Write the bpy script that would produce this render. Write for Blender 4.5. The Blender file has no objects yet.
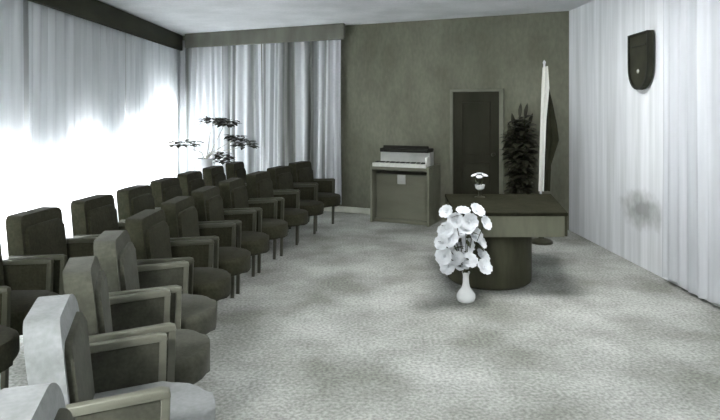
import bpy, bmesh, math, random
from mathutils import Vector, Matrix
R = math.radians
rnd = random.Random(11)
scene = bpy.context.scene
COL = scene.collection

# ------------------------------------------------------------------ camera
F, CX, HZ, CAMZ = 600.0, 360.0, 110.0, 1.55
cam_d = bpy.data.cameras.new('camera')
cam = bpy.data.objects.new('camera', cam_d)
COL.objects.link(cam)
cam.location = (0, 0, CAMZ)
cam.rotation_euler = (R(90), 0, 0)
cam_d.sensor_width = 36
cam_d.lens = F / 720 * 36
cam_d.shift_y = -(210 - HZ) / 720
cam_d.clip_start = 0.02
scene.camera = cam
vs = scene.view_settings
vs.view_transform = 'Standard'
vs.look = 'None'
vs.gamma = 1
vs.use_curve_mapping = False
vs.exposure = 2.45
try:
    scene.cycles.use_denoising = True
    scene.cycles.max_bounces = 8
    scene.cycles.diffuse_bounces = 5
    scene.cycles.sample_clamp_indirect = 6
except Exception:
    pass


# ------------------------------------------------------------------ materials
def srgb(v):
    v /= 255.0
    return v / 12.92 if v <= 0.04045 else ((v + 0.055) / 1.055) ** 2.4


def rgb(r, g, b):
    return (srgb(r), srgb(g), srgb(b), 1)


def material(name, c1, c2=None, scale=8.0, stretch=(1, 1, 1), rough=0.9, bump=0.0, detail=4.0, fine=None,
             spec=0.2, translucent=None, sheen=0.0, lo=0.35, hi=0.65):
    """Two-tone noise material; fine = (scale, amount) adds a second grain layer."""
    m = bpy.data.materials.new(name)
    m.use_nodes = True
    nt = m.node_tree
    N, L = nt.nodes, nt.links
    bs = N['Principled BSDF']
    bs.inputs['Roughness'].default_value = rough
    bs.inputs['Specular IOR Level'].default_value = spec
    if sheen:
        bs.inputs['Sheen Weight'].default_value = sheen
    col = None
    if c2 is None:
        c2 = tuple(min(1, x * 0.86) for x in c1[:3]) + (1,)
    tc = N.new('ShaderNodeTexCoord')
    mp = N.new('ShaderNodeMapping')
    mp.inputs['Scale'].default_value = stretch
    L.new(tc.outputs['Object'], mp.inputs['Vector'])
    nz = N.new('ShaderNodeTexNoise')
    nz.inputs['Scale'].default_value = scale
    nz.inputs['Detail'].default_value = detail
    L.new(mp.outputs['Vector'], nz.inputs['Vector'])
    rp = N.new('ShaderNodeValToRGB')
    rp.color_ramp.elements[0].position = lo
    rp.color_ramp.elements[1].position = hi
    rp.color_ramp.elements[0].color = c2
    rp.color_ramp.elements[1].color = c1
    L.new(nz.outputs['Fac'], rp.inputs['Fac'])
    col = rp.outputs['Color']
    if fine:
        n2 = N.new('ShaderNodeTexNoise')
        n2.inputs['Scale'].default_value = fine[0]
        n2.inputs['Detail'].default_value = 2
        L.new(mp.outputs['Vector'], n2.inputs['Vector'])
        r2 = N.new('ShaderNodeMapRange')
        r2.inputs['From Min'].default_value = 0.3
        r2.inputs['From Max'].default_value = 0.7
        r2.inputs['To Min'].default_value = 1 - fine[1]
        r2.inputs['To Max'].default_value = 1 + fine[1]
        L.new(n2.outputs['Fac'], r2.inputs['Value'])
        mx = N.new('ShaderNodeMix')
        mx.data_type = 'RGBA'
        mx.blend_type = 'MULTIPLY'
        mx.inputs['Factor'].default_value = 1
        L.new(col, mx.inputs['A'])
        L.new(r2.outputs['Result'], mx.inputs['B'])
        col = mx.outputs['Result']
    L.new(col, bs.inputs['Base Color'])
    if bump:
        bp = N.new('ShaderNodeBump')
        bp.inputs['Strength'].default_value = bump
        bp.inputs['Distance'].default_value = 0.01
        L.new(nz.outputs['Fac'], bp.inputs['Height'])
        L.new(bp.outputs['Normal'], bs.inputs['Normal'])
    if translucent:
        tr = N.new('ShaderNodeBsdfTranslucent')
        L.new(col, tr.inputs['Color'])
        ms = N.new('ShaderNodeMixShader')
        ms.inputs['Fac'].default_value = translucent
        L.new(bs.outputs[0], ms.inputs[1])
        L.new(tr.outputs[0], ms.inputs[2])
        L.new(ms.outputs[0], N['Material Output'].inputs['Surface'])
    return m, col


def mat(*a, **k):
    return material(*a, **k)[0]


M = {}
M['carpet'] = mat('grey carpet', rgb(174, 176, 171), rgb(132, 134, 127), scale=1.6, detail=6, fine=(48, 0.3), rough=1, bump=0.2, spec=0.0)
M['ceiling'] = mat('ceiling plaster', rgb(206, 208, 209), rgb(188, 191, 192), scale=2.2, detail=6, fine=(30, 0.05), rough=1, spec=0.05)
M['back_wall'] = mat('olive grey wall cloth', rgb(116, 117, 103), rgb(102, 103, 89), scale=3, stretch=(1, 1, 0.5), detail=6, fine=(26, 0.09), rough=1, spec=0.05)
M['plain_wall'] = mat('plain wall', rgb(190, 192, 192), rgb(178, 180, 180), scale=2, rough=1, spec=0.05)
M['pelmet_dark'] = mat('dark pelmet wood', rgb(58, 58, 46), rgb(44, 44, 34), scale=6, stretch=(1, 0.2, 1), rough=0.7)
M['pelmet_grey'] = mat('grey pelmet', rgb(112, 113, 104), rgb(92, 93, 84), scale=4, stretch=(1, 1, 0.4), rough=0.8)
M['sheer'] = mat('white window curtain', rgb(230, 233, 236), rgb(212, 216, 219), scale=7, stretch=(1, 1, 0.06), fine=(16, 0.06), rough=1, spec=0, translucent=0.2)
M['drape'] = mat('pale drape', rgb(190, 193, 196), rgb(170, 173, 176), scale=6, stretch=(1, 1, 0.04), fine=(20, 0.05), rough=1, spec=0)
M['drape_back'] = mat('drape with fold shade', rgb(196, 199, 201), rgb(104, 106, 102), scale=5.5, stretch=(1, 1, 0.012), detail=1.5, fine=(24, 0.08), rough=1, spec=0, lo=0.36, hi=0.52)  # shade of the folds put into the cloth colour as vertical stripes
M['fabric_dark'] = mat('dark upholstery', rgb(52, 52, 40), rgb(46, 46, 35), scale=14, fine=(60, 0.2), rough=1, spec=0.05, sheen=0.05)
M['fabric_half_lit'] = mat('half-lit upholstery', rgb(78, 79, 69), rgb(67, 68, 59), scale=12, fine=(60, 0.14), rough=1, spec=0.05, sheen=0.1)  # lighter copy for the middle chairs, light falloff put into the colour
M['fabric_lit'] = mat('near-lit upholstery', rgb(138, 141, 141), rgb(126, 129, 128), scale=12, fine=(60, 0.08), rough=1, spec=0.05, sheen=0.1)  # lightest copy for the nearest chairs, stronger light put into the colour
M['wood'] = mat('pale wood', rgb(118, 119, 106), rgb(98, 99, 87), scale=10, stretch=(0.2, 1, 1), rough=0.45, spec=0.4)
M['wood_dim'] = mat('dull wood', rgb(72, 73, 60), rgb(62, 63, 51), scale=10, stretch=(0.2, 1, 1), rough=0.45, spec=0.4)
M['desk_front'] = mat('grey brown veneer', rgb(110, 111, 95), rgb(97, 98, 83), scale=5, stretch=(1, 1, 0.2), fine=(30, 0.06), rough=0.6)
M['desk_dark'] = mat('dark veneer', rgb(72, 72, 57), rgb(60, 60, 47), scale=5, stretch=(1, 1, 0.2), fine=(30, 0.1), rough=0.65, spec=0.15)
M['desk_cover'] = mat('dark matt table cover', rgb(44, 44, 34), rgb(37, 37, 28), scale=8, fine=(40, 0.15), rough=1, spec=0.03)
M['door_dark'] = mat('dark door', rgb(50, 50, 40), rgb(42, 42, 33), scale=4, stretch=(1, 1, 0.2), rough=0.7, spec=0.1)
M['door_trim'] = mat('door trim', rgb(120, 121, 108), rgb(104, 105, 92), scale=4, rough=0.7)
M['metal'] = mat('worn metal', rgb(150, 150, 140), rgb(120, 120, 112), scale=20, rough=0.35, spec=0.6)
M['organ_wood'] = mat('organ wood', rgb(120, 121, 106), rgb(106, 107, 92), scale=5, stretch=(0.3, 1, 1), rough=0.6)
M['organ_panel'] = mat('organ upper panel', rgb(186, 188, 182), rgb(168, 170, 164), scale=5, rough=0.5)
M['ivory'] = mat('ivory', rgb(225, 226, 220), rgb(210, 211, 205), scale=20, rough=0.4)
M['black'] = mat('black lacquer', rgb(34, 34, 27), rgb(28, 28, 22), scale=9, rough=0.6)
M['shield'] = mat('dark shield', rgb(54, 55, 44), rgb(40, 41, 32), scale=6, detail=5, rough=0.7, spec=0.15)
M['shield_rim'] = mat('shield rim', rgb(40, 41, 34), rgb(32, 33, 27), scale=8, rough=0.6, spec=0.2)
M['petal'] = mat('white petals', rgb(222, 225, 228), rgb(196, 200, 203), scale=14, rough=0.8, spec=0.1)
M['stem'] = mat('green stem', rgb(70, 74, 56), rgb(54, 58, 42), scale=20, rough=0.8)
M['leaf_dark'] = mat('dark leaves', rgb(52, 54, 40), rgb(38, 40, 30), scale=10, rough=0.6, spec=0.25)
M['leaf_glint'] = mat('mottled dark leaves', rgb(56, 57, 44), rgb(36, 37, 28), scale=9, rough=0.55, spec=0.3)
M['porcelain'] = mat('white porcelain', rgb(232, 234, 234), rgb(220, 222, 222), scale=5, rough=0.25, spec=0.5)
M['white_paint'] = mat('white paint', rgb(214, 216, 218), rgb(200, 202, 204), scale=5, rough=0.6)
M['flag_white'] = mat('white flag cloth', rgb(222, 223, 216), rgb(206, 207, 200), scale=9, stretch=(1, 1, 0.2), rough=1, spec=0)
M['flag_dark'] = mat('dark flag cloth', rgb(48, 49, 38), rgb(40, 41, 31), scale=9, rough=1, spec=0)
M['baseboard'] = mat('pale baseboard', rgb(176, 177, 164), rgb(160, 161, 150), scale=5, rough=0.6)
M['branch_pale'] = mat('pale branches', rgb(150, 150, 138), rgb(130, 130, 118), scale=20, rough=0.9)
M['soil'] = mat('potting soil', rgb(52, 48, 38), rgb(38, 35, 28), scale=30, rough=1)
M['pot_dark'] = mat('dark glazed pot', rgb(60, 60, 48), rgb(50, 50, 40), scale=6, rough=0.4)

# right wall: light papered wall with thin vertical streaks and one soft dark blotch
m, c = material('light papered wall', rgb(218, 220, 222), rgb(194, 197, 198), scale=7, stretch=(1, 1, 0.05), detail=5, fine=(22, 0.06), rough=1, spec=0.05)
nt = m.node_tree
N, L = nt.nodes, nt.links
tc = N.new('ShaderNodeTexCoord')
mp = N.new('ShaderNodeMapping')
mp.vector_type = 'POINT'
BLOTCH = (2.77, 5.92, 0.56)
mp.inputs['Location'].default_value = (0, -BLOTCH[1] / 0.42, -BLOTCH[2] / 0.20)
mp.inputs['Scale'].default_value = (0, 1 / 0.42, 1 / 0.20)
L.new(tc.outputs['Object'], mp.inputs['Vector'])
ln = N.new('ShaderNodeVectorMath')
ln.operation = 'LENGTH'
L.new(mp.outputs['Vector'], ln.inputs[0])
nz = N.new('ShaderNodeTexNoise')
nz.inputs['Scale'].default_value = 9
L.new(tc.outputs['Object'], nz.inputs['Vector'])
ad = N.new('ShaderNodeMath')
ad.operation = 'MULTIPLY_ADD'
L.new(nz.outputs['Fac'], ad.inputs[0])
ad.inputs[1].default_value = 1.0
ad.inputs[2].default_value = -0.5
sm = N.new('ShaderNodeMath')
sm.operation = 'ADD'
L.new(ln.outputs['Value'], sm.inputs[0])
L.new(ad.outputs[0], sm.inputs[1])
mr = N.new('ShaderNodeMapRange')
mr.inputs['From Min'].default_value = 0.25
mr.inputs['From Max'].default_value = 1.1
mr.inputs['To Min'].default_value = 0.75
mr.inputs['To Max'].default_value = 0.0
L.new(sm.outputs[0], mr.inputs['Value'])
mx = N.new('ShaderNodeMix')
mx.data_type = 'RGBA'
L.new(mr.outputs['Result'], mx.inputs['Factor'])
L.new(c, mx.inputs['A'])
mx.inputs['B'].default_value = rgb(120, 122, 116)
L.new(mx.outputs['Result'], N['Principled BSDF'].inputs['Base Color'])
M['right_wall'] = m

m = bpy.data.materials.new('window glass')
m.use_nodes = True
N, L = m.node_tree.nodes, m.node_tree.links
tr = N.new('ShaderNodeBsdfTransparent')
gl = N.new('ShaderNodeBsdfGlossy')
gl.inputs['Roughness'].default_value = 0.05
ms = N.new('ShaderNodeMixShader')
ms.inputs['Fac'].default_value = 0.06
L.new(tr.outputs[0], ms.inputs[1])
L.new(gl.outputs[0], ms.inputs[2])
L.new(ms.outputs[0], N['Material Output'].inputs['Surface'])
M['glass'] = m


# ------------------------------------------------------------------ mesh helpers
def obj(name, bm, m, parent=None, smooth=None):
    me = bpy.data.meshes.new(name)
    bmesh.ops.recalc_face_normals(bm, faces=bm.faces)
    bm.to_mesh(me)
    bm.free()
    if smooth:
        for p in me.polygons:
            p.use_smooth = True
        me.set_sharp_from_angle(angle=R(smooth))
    if m:
        me.materials.append(M[m] if isinstance(m, str) else m)
    o = bpy.data.objects.new(name, me)
    COL.objects.link(o)
    if parent:
        o.parent = parent
    return o


def tag(o, label, cat, group=None):
    o['label'] = label
    o['category'] = cat
    if group:
        o['group'] = group
    return o


def thing(name, label, cat, loc=(0, 0, 0), rotz=0.0, group=None):
    o = bpy.data.objects.new(name, None)
    o.empty_display_size = 0.1
    COL.objects.link(o)
    o.location = loc
    o.rotation_euler = (0, 0, rotz)
    return tag(o, label, cat, group)


def struct(o):
    o['kind'] = 'structure'
    return o


def box(bm, c, s, bevel=0.0, seg=2, rot=None):
    mtx = Matrix.Translation(c)
    if rot is not None:
        mtx = mtx @ rot
    mtx = mtx @ Matrix.Diagonal((s[0], s[1], s[2], 1))
    r = bmesh.ops.create_cube(bm, size=1, matrix=mtx)
    if bevel:
        es = list({e for v in r['verts'] for e in v.link_edges})
        bmesh.ops.bevel(bm, geom=es, offset=bevel, segments=seg, profile=0.5, affect='EDGES')
    return bm


def prism(bm, pts, axis, a, b, bevel=0.0, seg=2):
    """Extrude an outline along an axis from a to b. axis: 'x' pts=(y,z); 'y' pts=(x,z); 'z' pts=(x,y)."""
    def co(p, t):
        return {'x': (t, p[0], p[1]), 'y': (p[0], t, p[1]), 'z': (p[0], p[1], t)}[axis]
    lo = [bm.verts.new(co(p, a)) for p in pts]
    hi = [bm.verts.new(co(p, b)) for p in pts]
    n = len(pts)
    f = [bm.faces.new(lo), bm.faces.new(hi[::-1])]
    for i in range(n):
        bm.faces.new((lo[i], hi[i], hi[(i + 1) % n], lo[(i + 1) % n]))
    if bevel:
        es = list(f[0].edges) + list(f[1].edges)
        bmesh.ops.bevel(bm, geom=es, offset=bevel, segments=seg, profile=0.5, affect='EDGES')
    return bm


def lathe(bm, prof, c=(0, 0, 0), n=24, sx=1, sy=1):
    rings = []
    for r, z in prof:
        rings.append([bm.verts.new((c[0] + sx * r * math.cos(2 * math.pi * i / n), c[1] + sy * r * math.sin(2 * math.pi * i / n), c[2] + z)) for i in range(n)])
    for a, b in zip(rings, rings[1:]):
        for i in range(n):
            bm.faces.new((a[i], a[(i + 1) % n], b[(i + 1) % n], b[i]))
    bm.faces.new(rings[0][::-1])
    bm.faces.new(rings[-1])
    return bm


def tube(bm, pts, r, n=8):
    pts = [Vector(p) for p in pts]
    rs = r if isinstance(r, (list, tuple)) else [r] * len(pts)
    rings = []
    for i, p in enumerate(pts):
        t = (pts[min(i + 1, len(pts) - 1)] - pts[max(i - 1, 0)]).normalized()
        u = t.cross(Vector((0, 0, 1)))
        if u.length < 0.05:
            u = t.cross(Vector((0, 1, 0)))
        u.normalize()
        w = t.cross(u)
        rings.append([bm.verts.new(p + rs[i] * (math.cos(2 * math.pi * k / n) * u + math.sin(2 * math.pi * k / n) * w)) for k in range(n)])
    for a, b in zip(rings, rings[1:]):
        for i in range(n):
            bm.faces.new((a[i], a[(i + 1) % n], b[(i + 1) % n], b[i]))
    bm.faces.new(rings[0][::-1])
    bm.faces.new(rings[-1])
    return bm


def rounded(x0, x1, y0, y1, radii, n=6):
    """Rounded rectangle outline, radii = (x0y0, x1y0, x1y1, x0y1)."""
    out = []
    for (cx, cy, sx, sy, a0), r in zip(((x0, y0, 1, 1, 180), (x1, y0, -1, 1, 270), (x1, y1, -1, -1, 0), (x0, y1, 1, -1, 90)), radii):
        if r <= 0:
            out.append((cx, cy))
            continue
        for k in range(n + 1):
            a = R(a0 + 90 * k / n)
            out.append((cx + sx * r + r * math.cos(a), cy + sy * r + r * math.sin(a)))
    return out


def leaf(bm, base, d, up, length, width, bend=0.25):
    """One leaf blade: a folded, bent lens-shaped strip."""
    d = Vector(d).normalized()
    up = Vector(up)
    side = d.cross(up)
    if side.length < 1e-3:
        side = Vector((1, 0, 0))
    side.normalize()
    up = side.cross(d)
    base = Vector(base)
    prev = None
    for t, w in ((0, 0.08), (0.25, 0.75), (0.55, 1.0), (0.8, 0.65), (1, 0.04)):
        c = base + d * length * t - up * bend * length * t * t
        tri = [bm.verts.new(c - side * width * w / 2 + up * 0.12 * width * w), bm.verts.new(c), bm.verts.new(c + side * width * w / 2 + up * 0.12 * width * w)]
        if prev:
            for i in range(2):
                bm.faces.new((prev[i], prev[i + 1], tri[i + 1], tri[i]))
        prev = tri
    return bm


def blossom(bm, c, d, size, n=6, open_=0.8):
    """A flower head of n curved petals around direction d plus a small boss."""
    d = Vector(d).normalized()
    u = d.orthogonal().normalized()
    w = d.cross(u)
    c = Vector(c)
    for layer, (sc, op) in enumerate(((1.0, open_), (0.62, open_ * 0.55))):
        for k in range(n):
            a = 2 * math.pi * (k + 0.5 * layer) / n + rnd.uniform(-0.1, 0.1)
            out = math.cos(a) * u + math.sin(a) * w
            side = d.cross(out)
            prev = None
            for t, wd in ((0, 0.14), (0.3, 0.62), (0.7, 0.88), (1.0, 0.5)):
                p = c + out * size * sc * t * op + d * size * sc * (0.75 * t - 0.35 * t * t)
                row = [bm.verts.new(p - side * size * sc * wd / 2 + d * size * 0.08 * wd), bm.verts.new(p), bm.verts.new(p + side * size * sc * wd / 2 + d * size * 0.08 * wd)]
                if prev:
                    for i in range(2):
                        bm.faces.new((prev[i], prev[i + 1], row[i + 1], row[i]))
                prev = row
    bmesh.ops.create_icosphere(bm, subdivisions=1, radius=size * 0.16, matrix=Matrix.Translation(c + d * size * 0.15))
    return bm


def dup(root, label, loc, rotz):
    """Copy a thing with its parts and sub-parts."""
    r = root.copy()
    COL.objects.link(r)
    r.location = loc
    r.rotation_euler = (0, 0, rotz)
    r['label'] = label
    for ch in list(root.children):
        c = ch.copy()
        COL.objects.link(c)
        c.parent = r
        for g in list(ch.children):
            d = g.copy()
            COL.objects.link(d)
            d.parent = c
    return r


# ------------------------------------------------------------------ room
LX, RX, NY, CZ = -3.1, 2.70, -1.6, 2.83


def rx(y):
    """Face of the right wall, which opens out a little towards the camera."""
    return RX + (7.75 - y) * 0.042


BL, BR = Vector((LX, 10.4, 0)), Vector((RX, 7.75, 0))
WD = (BR - BL).normalized()                     # along the back wall
WN = Vector((WD.y, -WD.x, 0))                   # into the room
WROT = math.atan2(WD.y, WD.x)


def wall_pt(px, off=0.0):
    """Point at distance off in front of the back wall on the line of sight of pixel column px."""
    k = (px - CX) / F
    o = BL + WN * off
    s = (k * o.y - o.x) / (WD.x - k * WD.y)
    return o + WD * s


EXT = BL - WD * 0.5
struct(obj('floor', prism(bmesh.new(), [(LX - 0.5, NY), (RX + 0.65, NY), (RX + 0.2, 7.66), (LX - 0.5, 10.63)], 'z', -0.1, 0.0), 'carpet'))
struct(obj('ceiling', prism(bmesh.new(), [(LX - 0.5, NY), (RX + 0.65, NY), (RX + 0.2, 7.66), (LX - 0.5, 10.63)], 'z', CZ, CZ + 0.1), 'ceiling'))
WB = -WN * 0.15
p = [BL - WD * 0.45, BR + WD * 0.2, BR + WD * 0.2 + WB, BL - WD * 0.45 + WB]
struct(obj('wall_back', prism(bmesh.new(), [(q.x, q.y) for q in p], 'z', 0, CZ), 'back_wall'))
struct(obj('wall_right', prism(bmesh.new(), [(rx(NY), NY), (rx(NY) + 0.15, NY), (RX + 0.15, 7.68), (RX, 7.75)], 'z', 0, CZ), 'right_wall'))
struct(obj('wall_front', box(bmesh.new(), ((LX + RX) / 2, NY - 0.075, CZ / 2), (RX - LX + 1.4, 0.15, CZ)), 'plain_wall'))
# left wall: pier pieces around the window openings (wall face 0.25 behind the curtains)
WX = LX - 0.20
SILL = 0.35
openings = [(-1.0, 0.9, SILL, 1.35), (1.1, 3.3, SILL, 1.15), (3.5, 5.55, SILL, 1.08), (5.7, 6.45, SILL, 0.95), (6.6, 7.3, SILL, 1.2), (7.45, 7.95, SILL, 1.0), (8.1, 9.05, SILL, 1.22), (9.2, 10.15, SILL, 1.6)]  # uneven head heights made up to shape the glow through the curtains
bm = bmesh.new()
ys = [NY] + [v for o_ in openings for v in o_[:2]] + [10.6]


def wbox(y0, y1, z0, z1):
    box(bm, (WX - 0.075, (y0 + y1) / 2, (z0 + z1) / 2), (0.15, y1 - y0, z1 - z0))


for i in range(0, len(ys), 2):
    wbox(ys[i], ys[i + 1], 0, CZ)
for y0, y1, z0, z1 in openings:
    wbox(y0, y1, 0, z0)
    wbox(y0, y1, z1, CZ)
struct(obj('wall_left', bm, 'plain_wall'))
for i, (y0, y1, z0, z1) in enumerate(openings):
    bm = bmesh.new()
    t = 0.06
    for (c, s) in (((y0 + y1) / 2, (y1 - y0, z0 + t / 2, t)), ((y0 + y1) / 2, (y1 - y0, z1 - t / 2, t))):
        box(bm, (WX - 0.08, c, s[1]), (0.07, s[0], s[2]))
    for y in (y0 + t / 2, (y0 + y1) / 2, y1 - t / 2):
        box(bm, (WX - 0.08, y, (z0 + z1) / 2), (0.06, t, z1 - z0 - 2 * t))
    w = struct(obj('window_%d' % (i + 1), bm, 'white_paint'))
    obj('pane', box(bmesh.new(), (WX - 0.08, (y0 + y1) / 2, (z0 + z1) / 2), (0.006, y1 - y0 - 2 * t, z1 - z0 - 2 * t)), 'glass', w)
    ld = bpy.data.lights.new('daylight', 'AREA')
    ld.shape = 'RECTANGLE'
    ld.size, ld.size_y = (z1 - z0) * 0.98, (y1 - y0) * 0.98
    ld.energy = (150 if i else 230) * (y1 - y0) * (z1 - z0) / 2.2
    ld.color = (1.0, 1.0, 1.0)
    lo = bpy.data.objects.new('daylight', ld)
    lo.location = (WX - 0.22, (y0 + y1) / 2, (z0 + z1) / 2)
    lo.rotation_euler = (0, R(-90), 0)
    COL.objects.link(lo)

# pelmets (the boxed valances hiding the curtain rails)
struct(obj('trim_1', box(bmesh.new(), (LX + 0.05, (NY + 10.3) / 2, 2.69), (0.05, 10.3 - NY - 0.12, 0.26), 0.008), 'pelmet_dark'))
pa, pb = wall_pt(185.5, 0.22), wall_pt(344.5, 0.22)
mid = (pa + pb) / 2
o = struct(obj('trim_2', box(bmesh.new(), (0, 0, 0), ((pb - pa).length, 0.05, 0.235), 0.008), 'pelmet_grey'))
o.location = (mid.x, mid.y, CZ - 0.12)
o.rotation_euler = (0, 0, WROT)
pa, pb = wall_pt(300, 0.02), wall_pt(374, 0.02)
mid = (pa + pb) / 2
o = struct(obj('baseboard_back', box(bmesh.new(), (0, 0, 0), ((pb - pa).length, 0.03, 0.09), 0.006), 'baseboard'))
o.location = (mid.x, mid.y, 0.046)
o.rotation_euler = (0, 0, WROT)

# door in the back wall
da, db = wall_pt(453.5, 0.02), wall_pt(499.5, 0.02)
dw = (db - da).length
DH = 1.80
door = obj('door_1', box(bmesh.new(), (0, 0, DH / 2), (dw, 0.04, DH), 0.004), 'door_dark')
struct(door)
door.location = ((da + db) / 2).to_tuple()
door.rotation_euler = (0, 0, WROT)
for s, z0, w in ((-1, 0, 0.045), (1, 0, 0.06)):
    obj('door_jamb', box(bmesh.new(), (s * (dw / 2 + w / 2), 0, DH / 2), (w, 0.07, DH), 0.005), 'door_trim', door)
obj('door_head', box(bmesh.new(), (0.0075, 0, DH + 0.02), (dw + 0.105, 0.07, 0.04), 0.005), 'door_trim', door)
for zc, hh in ((0.48, 0.7), (1.3, 0.72)):
    bm = bmesh.new()
    for sx in (-1, 1):
        box(bm, (sx * (dw / 2 - 0.13), -0.024, zc), (0.02, 0.012, hh), 0.003)
    for sz in (-1, 1):
        box(bm, (0, -0.024, zc + sz * hh / 2), (dw - 0.24, 0.012, 0.02), 0.003)
    obj('panel_moulding', bm, 'door_dark', door)
bm = bmesh.new()
lathe(bm, [(0.02, 0), (0.02, 0.01), (0.009, 0.015), (0.009, 0.04), (0.022, 0.05), (0.026, 0.065), (0.018, 0.08)], n=14)
bmesh.ops.transform(bm, matrix=Matrix.Translation((dw / 2 - 0.07, -0.02, 0.95)) @ Matrix.Rotation(R(90), 4, 'X'), verts=bm.verts)
obj('door_knob', bm, 'pot_dark', door, 40)


# ------------------------------------------------------------------ curtains
def curtain(name, p0, p1, z0, z1, pitch, amp, m, label, group, seed, hem=0.0, rows=10):
    p0, p1 = Vector((p0[0], p0[1], 0)), Vector((p1[0], p1[1], 0))
    d = (p1 - p0)
    ln_ = d.length
    d.normalize()
    nrm = Vector((d.y, -d.x, 0))
    g = random.Random(seed)
    xs, x = [], 0.0
    while x < ln_:
        w_ = pitch * g.uniform(0.6, 1.5)
        for k in range(8):
            if x + w_ * k / 8 <= ln_:
                xs.append((x + w_ * k / 8, math.sin(2 * math.pi * k / 8), g.random() if k == 0 else None))
        x += w_
    bm = bmesh.new()
    cur = 1.0
    cols = []
    for s, v, a in xs:
        if a is not None:
            cur = 0.55 + 0.75 * a
        colv = []
        for r in range(rows + 1):
            t = r / rows
            z = z1 + (z0 - z1) * t
            aa = amp * cur * v * (0.75 + 0.4 * t + 0.12 * math.sin(5 * t + s * 3))
            if r == rows:
                z += hem * math.sin(s * 9)
            colv.append(bm.verts.new(p0 + d * (s + 0.012 * math.sin(4 * t + s * 7)) + nrm * aa + Vector((0, 0, z))))
        cols.append(colv)
    for a, b in zip(cols, cols[1:]):
        for r in range(rows):
            bm.faces.new((a[r], b[r], b[r + 1], a[r + 1]))
    o = obj(name, bm, m, None, 80)
    for q in o.data.polygons:
        q.use_smooth = True
    return tag(o, label, 'curtain', group)


G = 'window curtains on the left wall'
for i, (y0, y1, lab) in enumerate([
        (-1.4, 5.62, 'near half of the white window curtain, at the left picture edge above the nearest chairs'),
        (5.66, 7.98, 'middle panel of the glowing white window curtain behind the second row of chairs'),
        (8.02, 10.395, 'last panel of the glowing white window curtain, ending in the room corner')]):
    curtain('window_curtain', (LX - 0.03, y0), (LX - 0.03, y1), 0.06, 2.72, 0.16, 0.028, 'sheer', lab, G, 3 + i)
G = 'drapes on the back wall'
a0, a1, a2 = wall_pt(180.5, 0.09), wall_pt(262, 0.11), wall_pt(343, 0.11)
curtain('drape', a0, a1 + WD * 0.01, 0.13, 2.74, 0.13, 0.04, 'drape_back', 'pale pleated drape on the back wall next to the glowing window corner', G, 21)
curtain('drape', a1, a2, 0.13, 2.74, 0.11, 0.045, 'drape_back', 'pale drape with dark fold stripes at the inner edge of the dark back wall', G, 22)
curtain('drape', (rx(5.43) - 0.06, 5.43), (rx(-1.3) - 0.06, -1.3), 0.04, CZ - 0.01, 0.17, 0.015, 'drape', 'long pale drape covering the near part of the right wall', None, 31, hem=0.012)


# ------------------------------------------------------------------ armchairs
def make_chair(label, fab, woodm):
    root = thing('armchair', label, 'chair', group='armchairs in two rows facing the table')
    # seat cushion with a bowed front
    out = [(-0.22, -0.225), (0.10, -0.232)]
    for k in range(1, 12):
        a = -90 + 180 * k / 12
        out.append((0.10 + 0.19 * max(0, math.cos(R(a))) ** 0.75, 0.232 * math.sin(R(a))))
    out += [(0.10, 0.232), (-0.22, 0.225)]
    obj('seat', prism(bmesh.new(), out, 'z', 0.30, 0.43, 0.035, 4), fab, root, 60)
    tr_ = 0.05 if fab == 'fabric_dark' else 0.10
    # padded backrest, rounded at the top and leaning back a little
    bm = bmesh.new()
    prism(bm, rounded(-0.225, 0.225, 0.34, 0.85, (0.02, 0.02, tr_, tr_), 10), 'x', -0.055, 0.055, 0.038 if tr_ > 0.06 else 0.025, 5)
    bmesh.ops.subdivide_edges(bm, edges=[e for e in bm.edges if abs(e.verts[0].co.z - e.verts[1].co.z) > 0.2], cuts=3)
    for v in bm.verts:
        v.co.x += -0.25 - 0.10 * (v.co.z - 0.40) + 0.35 * v.co.y ** 2
    obj('backrest', bm, fab, root, 60)
    bm = bmesh.new()
    prism(bm, rounded(-0.20, 0.20, 0.40, 0.775, (0.02, 0.02, 0.05, 0.05)), 'x', 0.03, 0.085, 0.018, 3)
    bmesh.ops.subdivide_edges(bm, edges=[e for e in bm.edges if abs(e.verts[0].co.z - e.verts[1].co.z) > 0.2], cuts=3)
    for v in bm.verts:
        v.co.x += -0.25 - 0.10 * (v.co.z - 0.40) + 0.35 * v.co.y ** 2
    obj('back_cushion', bm, 'fabric_half_lit' if fab != 'fabric_dark' else fab, root, 60)  # darker front on the lightest chairs, its shade put into the colour
    for s in (-1, 1):
        y = s * 0.262
        bm = bmesh.new()
        pts = [(-0.27, 0.60), (0.09, 0.62), (0.115, 0.612), (0.12, 0.59), (0.09, 0.588), (-0.27, 0.568)]
        prism(bm, pts, 'y', y - 0.018, y + 0.018, 0.005, 2)
        obj('armrest', bm, woodm, root, 45)
        bm = bmesh.new()
        prism(bm, [(0.075, 0.0), (0.102, 0.0), (0.112, 0.40), (0.118, 0.592), (0.088, 0.592), (0.082, 0.40)], 'y', y - 0.015, y + 0.015, 0.004, 1)
        obj('leg', bm, woodm, root)
        bm = bmesh.new()
        prism(bm, [(-0.30, 0.0), (-0.275, 0.0), (-0.225, 0.40), (-0.235, 0.572), (-0.265, 0.572), (-0.255, 0.40)], 'y', y - 0.015, y + 0.015, 0.004, 1)
        obj('leg', bm, woodm, root)
        bm = bmesh.new()
        prism(bm, [(-0.236, 0.33), (0.088, 0.33), (0.09, 0.588), (-0.236, 0.569)], 'y', y - 0.010, y + 0.010, 0.004, 1)
        obj('side_panel', bm, 'fabric_half_lit' if fab != 'fabric_dark' else 'fabric_dark', root)
    bm = bmesh.new()
    box(bm, (-0.06, 0, 0.285), (0.36, 0.50, 0.03), 0.006)
    obj('seat_frame', bm, 'desk_dark', root)
    return root


LOC0 = Vector((0, 0, 0))
protos = {}


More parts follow.
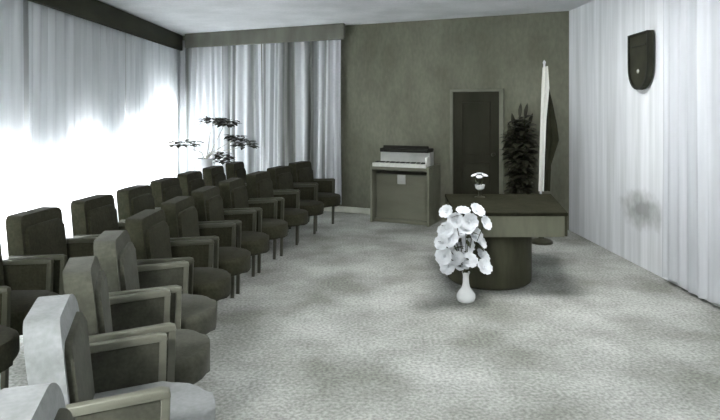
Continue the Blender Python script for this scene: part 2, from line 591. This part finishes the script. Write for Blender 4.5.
def put_chair(kind, x, y, head, label):
    fab, wd = {'pale': ('fabric_lit', 'wood'), 'grey': ('fabric_half_lit', 'wood'), 'dark': ('fabric_dark', 'wood_dim')}[kind]  # chair tones step darker along the row, imitating light falloff
    # x, y give the middle of the backrest; the base centre is 0.27 in front of it
    c = (x + 0.27 * math.cos(R(head)), y + 0.27 * math.sin(R(head)), 0)
    if kind not in protos:
        protos[kind] = make_chair(label, fab, wd)
        protos[kind].location = c
        protos[kind].rotation_euler = (0, 0, R(head))
        return protos[kind]
    return dup(protos[kind], label, c, R(head))


row_one = [
    ('pale', -0.79, 1.39, 16, 'brightly lit armchair cut off at the bottom left corner, nearest of all'),
    ('pale', -1.09, 2.14, 19, 'brightly lit armchair with its rounded back nearest in full view'),
    ('grey', -1.26, 2.74, 20, 'half-lit armchair directly behind the brightly lit armchair in full view, light wooden arms'),
    ('grey', -1.38, 3.36, 12, 'half-lit armchair third in full view along the aisle, dark chairs beyond it'),
    ('dark', -1.44, 4.05, 0, 'dark armchair beside the aisle, next beyond the last half-lit armchair'),
    ('dark', -1.42, 4.70, -2, 'dark aisle-side armchair, second beyond the last half-lit armchair'),
    ('dark', -1.37, 5.35, -4, 'dark aisle-side armchair, third beyond the last half-lit armchair'),
    ('dark', -1.28, 6.02, -8, 'dark aisle-side armchair, fourth beyond the last half-lit armchair'),
    ('dark', -1.13, 6.70, -12, 'dark aisle-side armchair, third from the back wall end of its row'),
    ('dark', -0.99, 7.36, -18, 'dark aisle-side armchair, second from the back wall end of its row'),
    ('dark', -0.80, 8.05, -22, 'dark aisle-side armchair at the far end, closest to the organ'),
]
row_two = [
    (-2.26, 2.94, 'dark window-side armchair at the left picture edge, nearest of its row'),
    (-2.34, 3.54, 'dark window-side armchair second along, its back at the left picture edge'),
    (-2.25, 4.16, 'dark window-side armchair, third from the near end of its row'),
    (-2.13, 4.80, 'dark window-side armchair, fourth from the near end of its row'),
    (-2.04, 5.44, 'dark window-side armchair, fifth along from the near end of its row'),
    (-1.97, 6.08, 'dark window-side armchair, fourth from the far end of its row'),
    (-1.90, 6.72, 'dark window-side armchair in front of the plant pedestal, third from the far end'),
    (-1.66, 7.98, 'dark window-side armchair farthest back, right beside the plant pedestal'),
    (-1.80, 7.38, 'dark window-side armchair, second from the far end of its row'),
]
for a in row_one:
    put_chair(*a)
for x, y, lab in row_two:
    put_chair('dark', x, y, -6, lab)

# ------------------------------------------------------------------ plant on a pedestal before the window
PX, PY = -2.08, 8.05
sc_ = PY / F
ped = thing('pedestal', 'slim white pedestal behind the window-side chairs carrying a tiered plant', 'pedestal', (PX, PY, 0))
obj('base', lathe(bmesh.new(), [(0.15, 0.0), (0.15, 0.03), (0.12, 0.05), (0.06, 0.08)], n=24), 'white_paint', ped, 40)
obj('column', lathe(bmesh.new(), [(0.055, 0.08), (0.048, 0.4), (0.055, 0.66)], n=20), 'white_paint', ped, 40)
obj('top', lathe(bmesh.new(), [(0.06, 0.66), (0.13, 0.68), (0.13, 0.71)], n=24), 'white_paint', ped, 40)
pl = thing('potted_plant', 'tiered dark-leaved plant in a pale pot on the white pedestal, against the bright window', 'plant', (PX, PY, 0.71))
obj('pot', lathe(bmesh.new(), [(0.065, 0.0), (0.09, 0.10), (0.105, 0.17), (0.11, 0.19), (0.098, 0.19), (0.09, 0.17)], n=24), 'white_paint', pl, 40)
obj('soil', lathe(bmesh.new(), [(0.088, 0.16), (0.089, 0.178)], n=20), 'soil', pl)


def at(px, y):
    return ((px - CX) * sc_ - PX, 0.0, CAMZ - (y - HZ) * sc_ - 0.71)


tiers = [(183, 143.5, 0.27, 0.0), (212, 120.5, 0.16, 0.1), (229, 122.5, 0.14, -0.1), (235, 138, 0.14, 0.05), (246, 143.5, 0.15, -0.06), (222, 154, 0.10, 0.1)]
for px, y, rad, dy in tiers:
    c = Vector(at(px, y)) + Vector((0, dy, 0))
    br = bmesh.new()
    hub = Vector((0.02, 0, 0.30))
    tube(br, [(0, 0, 0.17), hub * 0.7 + Vector((c.x * 0.2, 0, 0.06)), Vector((c.x * 0.8, c.y * 0.7, c.z - 0.06)), c], [0.008, 0.006, 0.004, 0.003], 6)
    bobj = obj('branch', br, 'branch_pale', pl, 60)
    fm = bmesh.new()
    for k in range(64):
        a = rnd.uniform(0, 2 * math.pi)
        rr = rad * rnd.uniform(0.1, 0.72)
        b0 = c + Vector((math.cos(a) * rr, math.sin(a) * rr * 0.8, rnd.uniform(-0.04, 0.035) + (-0.10 * rnd.random() if rad <= 0.1 else 0)))
        leaf(fm, b0, (math.cos(a + rnd.uniform(-.7, .7)), math.sin(a + rnd.uniform(-.7, .7)), rnd.uniform(-0.1, 0.25)), (0, 0, 1), rad * 0.1 + 0.10, 0.06, 0.2)
    obj('foliage', fm, 'leaf_dark', bobj)

# ------------------------------------------------------------------ small organ at the back wall
oc = wall_pt(405.5, 0.31)
OW = 0.82
org = thing('organ', 'small wooden organ with pale keys and dark top against the dark back wall', 'organ', (oc.x, oc.y, 0), WROT)
bm = bmesh.new()
box(bm, (0, 0.03, 0.36), (OW - 0.06, 0.36, 0.62), 0.008)
box(bm, (0, 0.02, 0.025), (OW - 0.02, 0.40, 0.05), 0.008)
obj('case', bm, 'organ_wood', org)
for s in (-1, 1):
    obj('side_panel', prism(bmesh.new(), rounded(-0.26, 0.26, 0.0, 0.79, (0, 0, 0, 0)), 'x', s * (OW / 2) - 0.015, s * (OW / 2) + 0.015, 0.004, 1), 'organ_wood', org)
bm = bmesh.new()
box(bm, (0, -0.09, 0.755), (OW - 0.03, 0.34, 0.045), 0.008)
obj('key_bed', bm, 'organ_wood', org)
kb = bmesh.new()
nk = 36
kw = (OW - 0.05) / nk
for k in range(nk):
    box(kb, (-(OW - 0.05) / 2 + kw * (k + 0.5), -0.20, 0.80), (kw * 0.93, 0.15, 0.05), 0.002, 1)
kobj = obj('keyboard', kb, 'ivory', org)
bm = bmesh.new()
for k in range(nk - 1):
    if k % 7 not in (2, 6):
        box(bm, (-(OW - 0.05) / 2 + kw * (k + 1), -0.165, 0.833), (kw * 0.5, 0.08, 0.016), 0.002, 1)
obj('black_keys', bm, 'black', kobj)
obj('upper_panel', box(bmesh.new(), (0, 0.06, 0.885), (OW - 0.10, 0.20, 0.21), 0.006), 'organ_panel', org)
obj('cheek', box(bmesh.new(), (OW / 2 - 0.04, -0.14, 0.85), (0.035, 0.14, 0.13), 0.012), 'ivory', org)
bm = bmesh.new()
box(bm, (0.02, -0.01, 0.995), (OW - 0.12, 0.26, 0.05), 0.008)
box(bm, (0.02, -0.05, 1.03), (OW - 0.16, 0.03, 0.05), 0.006, rot=Matrix.Rotation(R(-12), 4, 'X'))
obj('lid', bm, 'black', org)
obj('badge', box(bmesh.new(), (0.0, -0.158, 0.60), (0.12, 0.012, 0.13), 0.003), 'organ_panel', org)

# ------------------------------------------------------------------ ceremony table on a drum pedestal
tb = thing('ceremony_table', 'dark-topped ceremony table with grey front on a dark drum base', 'table', (1.18, 5.50, 0))
foot = [(0.79, 5.00), (1.735, 5.00), (1.95, 6.12), (0.865, 6.12)]
loc = [(x - 1.18, y - 5.50) for x, y in foot]


def inset(pts, d):
    cx = sum(p_[0] for p_ in pts) / len(pts)
    cy = sum(p_[1] for p_ in pts) / len(pts)
    return [(cx + (x - cx) * (1 - d), cy + (y - cy) * (1 - d)) for x, y in pts]


obj('table_top', prism(bmesh.new(), loc, 'z', 0.665, 0.695, 0.005, 1), 'desk_cover', tb)
ap = inset(loc, 0.03)
for k in range(4):
    a_, b_ = Vector(ap[k] + (0,)), Vector(ap[(k + 1) % 4] + (0,))
    d_ = (b_ - a_)
    mid = (a_ + b_) / 2
    bm = bmesh.new()
    box(bm, (mid.x, mid.y, 0.577), (d_.length - 0.032, 0.03, 0.176), 0.004, 1, rot=Matrix.Rotation(math.atan2(d_.y, d_.x), 4, 'Z'))
    obj('apron', bm, 'desk_front' if k == 0 else 'desk_dark', tb)
obj('drum_base', lathe(bmesh.new(), [(0.35, 0.0), (0.375, 0.02), (0.38, 0.05), (0.38, 0.46), (0.36, 0.49), (0.30, 0.664)], n=56), 'desk_dark', tb, 40)

# small footed bowl of white flowers on the table
BX, BY = 1.17, 5.86
bw = thing('footed_bowl', 'small footed white bowl holding white flowers on the dark table', 'bowl', (BX, BY, 0.695))
obj('foot', lathe(bmesh.new(), [(0.05, 0.0), (0.05, 0.008), (0.014, 0.02), (0.012, 0.06), (0.02, 0.075)], n=20), 'pot_dark', bw, 40)
obj('bowl', lathe(bmesh.new(), [(0.02, 0.075), (0.042, 0.09), (0.050, 0.125), (0.046, 0.128), (0.03, 0.11)], n=20), 'porcelain', bw, 40)
for k in range(7):
    a = 2 * math.pi * k / 7
    rr = 0.058 if k else 0.0
    fl = thing('white_flower', 'white blossom in the small footed bowl on the table', 'flower', (BX, BY, 0.695), 0, 'white blossoms in the footed bowl')
    hd = Vector((math.cos(a) * rr, math.sin(a) * rr * 0.8, 0.20 + rnd.uniform(-0.012, 0.012) + (0.015 if k == 0 else 0)))
    obj('stem', tube(bmesh.new(), [(hd.x * 0.2, hd.y * 0.2, 0.115), (hd.x * 0.7, hd.y * 0.7, 0.16), hd], 0.0035, 6), 'stem', fl)
    obj('blossom', blossom(bmesh.new(), hd, (hd.x * 3, hd.y * 3, 0.35), 0.04, 6), 'petal', fl)

# ------------------------------------------------------------------ floor vase with white flowers
VX, VY = 0.858, 4.86
vz = thing('floor_vase', 'white long-necked vase standing on the carpet before the drum table', 'vase', (VX, VY, 0))
obj('body', lathe(bmesh.new(), [(0.055, 0.0), (0.068, 0.008), (0.076, 0.035), (0.074, 0.06), (0.055, 0.09), (0.034, 0.115), (0.026, 0.15), (0.024, 0.20)], n=28), 'porcelain', vz, 50)
obj('neck', lathe(bmesh.new(), [(0.024, 0.19), (0.026, 0.215), (0.034, 0.24), (0.030, 0.24), (0.02, 0.215)], n=24), 'porcelain', vz, 50)
pxs = [(447, 213), (463, 213), (476, 212), (456, 222), (469, 222), (484, 224), (447, 232), (460, 234), (474, 236), (443, 243), (454, 246),
       (466, 247), (479, 243), (445, 256), (457, 259), (469, 262), (481, 257), (449, 267), (461, 252), (483, 268), (455, 228), (466, 229), (451, 239), (462, 266)]
for k, (px, py) in enumerate(pxs):
    dy = rnd.uniform(-0.13, 0.13)
    yy = VY + dy
    q = Vector(((px - CX) * yy / F - VX, dy, CAMZ - (py - HZ) * yy / F))
    q.z = max(q.z, 0.28)
    fl = thing('white_flower', 'white blossom in the bunch standing in the white floor vase', 'flower', (VX, VY, 0), 0, 'white flowers in the floor vase')
    obj('stem', tube(bmesh.new(), [(q.x * 0.03, q.y * 0.05, 0.2), (q.x * 0.15, q.y * 0.15, 0.27), (q.x * 0.6, q.y * 0.6, 0.27 + (q.z - 0.27) * 0.6), q], 0.0035, 6), 'stem', fl)
    fd = Vector((q.x * 2.2, -0.45 + q.y * 2, 0.25 + rnd.uniform(-0.2, 0.3)))
    obj('blossom', blossom(bmesh.new(), q, fd, rnd.uniform(0.066, 0.084), 6, 0.85), 'petal', fl)
    if k % 3 == 0:
        lm = bmesh.new()
        for j in range(3):
            leaf(lm, q * (0.65 + 0.1 * j) + Vector((0, 0, 0.06)), (rnd.uniform(-1, 1), rnd.uniform(-1, 0.3), rnd.uniform(-0.1, 0.7)), (0, 0, 1), 0.11, 0.03)
        obj('leaf', lm, 'stem', fl)

# ------------------------------------------------------------------ dark plant beside the door
QX, QY = 2.01, 7.55
dp = thing('potted_plant', 'tall dark bushy plant in a pot between the door and the flag', 'plant', (QX, QY, 0))
obj('pot', lathe(bmesh.new(), [(0.13, 0.0), (0.17, 0.20), (0.19, 0.34), (0.20, 0.36), (0.18, 0.36), (0.165, 0.32)], n=28), 'pot_dark', dp, 40)
obj('soil', lathe(bmesh.new(), [(0.16, 0.30), (0.166, 0.33)], n=20), 'soil', dp)
fm_all = []
for k in range(5):
    a = 2 * math.pi * k / 5
    top = Vector((0.10 * math.cos(a), 0.12 * math.sin(a), 1.32 + 0.14 * math.sin(k * 2.1)))
    tobj = obj('stem', tube(bmesh.new(), [(0.05 * math.cos(a), 0.05 * math.sin(a), 0.31), (top.x * 0.7, top.y * 0.7, 0.8), top], [0.011, 0.009, 0.005], 6), 'stem', dp)
    fm = bmesh.new()
    for j in range(120):
        t = rnd.uniform(0.15, 1.0)
        b0 = Vector((top.x * t, top.y * t, 0.31 + (top.z - 0.31) * t))
        an = rnd.uniform(0, 2 * math.pi)
        leaf(fm, b0, (math.cos(an), math.sin(an), rnd.uniform(-0.1, 0.75)), (0, 0, 1), rnd.uniform(0.14, 0.21), rnd.uniform(0.07, 0.10), 0.35)
    leaf(fm, top, (0.3 * math.cos(a), 0.2 * math.sin(a), 1), (0, 1, 0.1), 0.2, 0.05, 0.1)
    obj('foliage', fm, 'leaf_glint', tobj)

# ------------------------------------------------------------------ flag on its stand
FX, FY = 2.115, 7.0
fp = thing('flagpole', 'white and dark flag hanging furled from a stand pole by the bright wall', 'flag', (FX, FY, 0))
obj('base', lathe(bmesh.new(), [(0.13, 0.0), (0.13, 0.025), (0.11, 0.04), (0.035, 0.06), (0.028, 0.14)], n=28), 'pot_dark', fp, 40)
obj('pole', tube(bmesh.new(), [(-0.02, 0, 0.03), (0.01, 0, 1.1), (0.035, 0, 2.09)], 0.013, 10), 'white_paint', fp, 60)
bm = bmesh.new()
lathe(bm, [(0.012, 0), (0.017, 0.01), (0.018, 0.025), (0.002, 0.05)], c=(0.035, 0, 2.085), n=12)
obj('finial', bm, 'white_paint', fp, 60)


def cloth(left, right, folds, depth, y0):
    """Hanging cloth between two polylines given as (x, z) rows."""
    bm_ = bmesh.new()
    prev = None
    nn = folds * 6
    for (xl, z_), (xr, zr) in zip(left, right):
        row = []
        for i in range(nn + 1):
            t = i / nn
            row.append(bm_.verts.new((xl + (xr - xl) * t, y0 + depth * math.sin(t * folds * 2 * math.pi), z_ + (zr - z_) * t)))
        if prev:
            for i in range(nn):
                bm_.faces.new((prev[i], prev[i + 1], row[i + 1], row[i]))
        prev = row
    return bm_


def fpx(px, y):
    return ((px - CX) * FY / F - FX, CAMZ - (y - HZ) * FY / F)


fl_ = obj('flag', cloth([fpx(541.5, 68), fpx(540.5, 88), fpx(539.5, 120), fpx(538.5, 155), fpx(537.5, 191)], [fpx(547, 66), fpx(548.5, 88), fpx(545.5, 120), fpx(544, 155), fpx(543, 191)], 2, 0.02, -0.035), 'flag_white', fp, 60)
obj('dark_stripe', cloth([fpx(546, 84), fpx(545, 105), fpx(544, 125), fpx(544, 142), fpx(543.5, 165), fpx(543, 191)], [fpx(548.5, 88), fpx(553, 105), fpx(557, 125), fpx(559, 140), fpx(551, 165), fpx(550, 191)], 2, 0.02, -0.005), 'flag_dark', fl_, 60)

# ------------------------------------------------------------------ shield on the right wall
sh = thing('wall_shield', 'dark heraldic shield hanging high on the pale right wall', 'shield', (rx(5.87), 5.87, 2.07), -0.042)


def shield_outline(w, h):
    pts = [(-w / 2, h * 0.42), (w / 2, h * 0.42), (w / 2, -h * 0.1)]
    for k in range(1, 12):
        a = k / 12 * math.pi
        pts.append((w / 2 * math.cos(a), -h * 0.1 - h * 0.48 * math.sin(a) ** 0.8))
    pts.append((-w / 2, -h * 0.1))
    return pts


obj('shield_body', prism(bmesh.new(), shield_outline(0.46, 0.555), 'x', -0.055, -0.004, 0.006, 2), 'shield', sh)
bm = bmesh.new()
oo, ii = shield_outline(0.46, 0.555), shield_outline(0.41, 0.505)
n_ = len(oo)
v1 = [[bm.verts.new((x_, p_[0], p_[1])) for p_ in ps] for ps, x_ in ((oo, -0.05), (oo, -0.068), (ii, -0.068), (ii, -0.05))]
for r_ in range(4):
    a_, b_ = v1[r_], v1[(r_ + 1) % 4]
    for i in range(n_):
        bm.faces.new((a_[i], a_[(i + 1) % n_], b_[(i + 1) % n_], b_[i]))
obj('rim', bm, 'shield_rim', sh)
bm = bmesh.new()
lathe(bm, [(0.022, 0.0), (0.022, 0.008), (0.012, 0.012)], n=12)
bmesh.ops.transform(bm, matrix=Matrix.Translation((-0.054, 0.0, -0.14)) @ Matrix.Rotation(R(-90), 4, 'Y'), verts=bm.verts)
obj('emblem', bm, 'metal', sh)
bm = bmesh.new()
prism(bm, [(-0.17, 0.10), (0.17, 0.10), (0.17, 0.115), (-0.17, 0.115)], 'x', -0.062, -0.053)
obj('dividing_bar', bm, 'shield_rim', sh)

# ------------------------------------------------------------------ unseen fill lights added overhead to brighten the room, and faint sky
for (x, y, e) in ((-1.9, -0.5, 40), (0.8, 2.2, 3.2), (1.3, 5.0, 12)):
    ld = bpy.data.lights.new('fill_light', 'AREA')
    ld.shape = 'DISK'
    ld.size = 0.9
    ld.energy = e
    lo = bpy.data.objects.new('fill_light', ld)
    lo.location = (x, y, CZ - 0.06)
    COL.objects.link(lo)
w = bpy.data.worlds.new('World')
scene.world = w
w.use_nodes = True
w.node_tree.nodes['Background'].inputs[0].default_value = (0.9, 0.95, 1, 1)
w.node_tree.nodes['Background'].inputs[1].default_value = 1.0
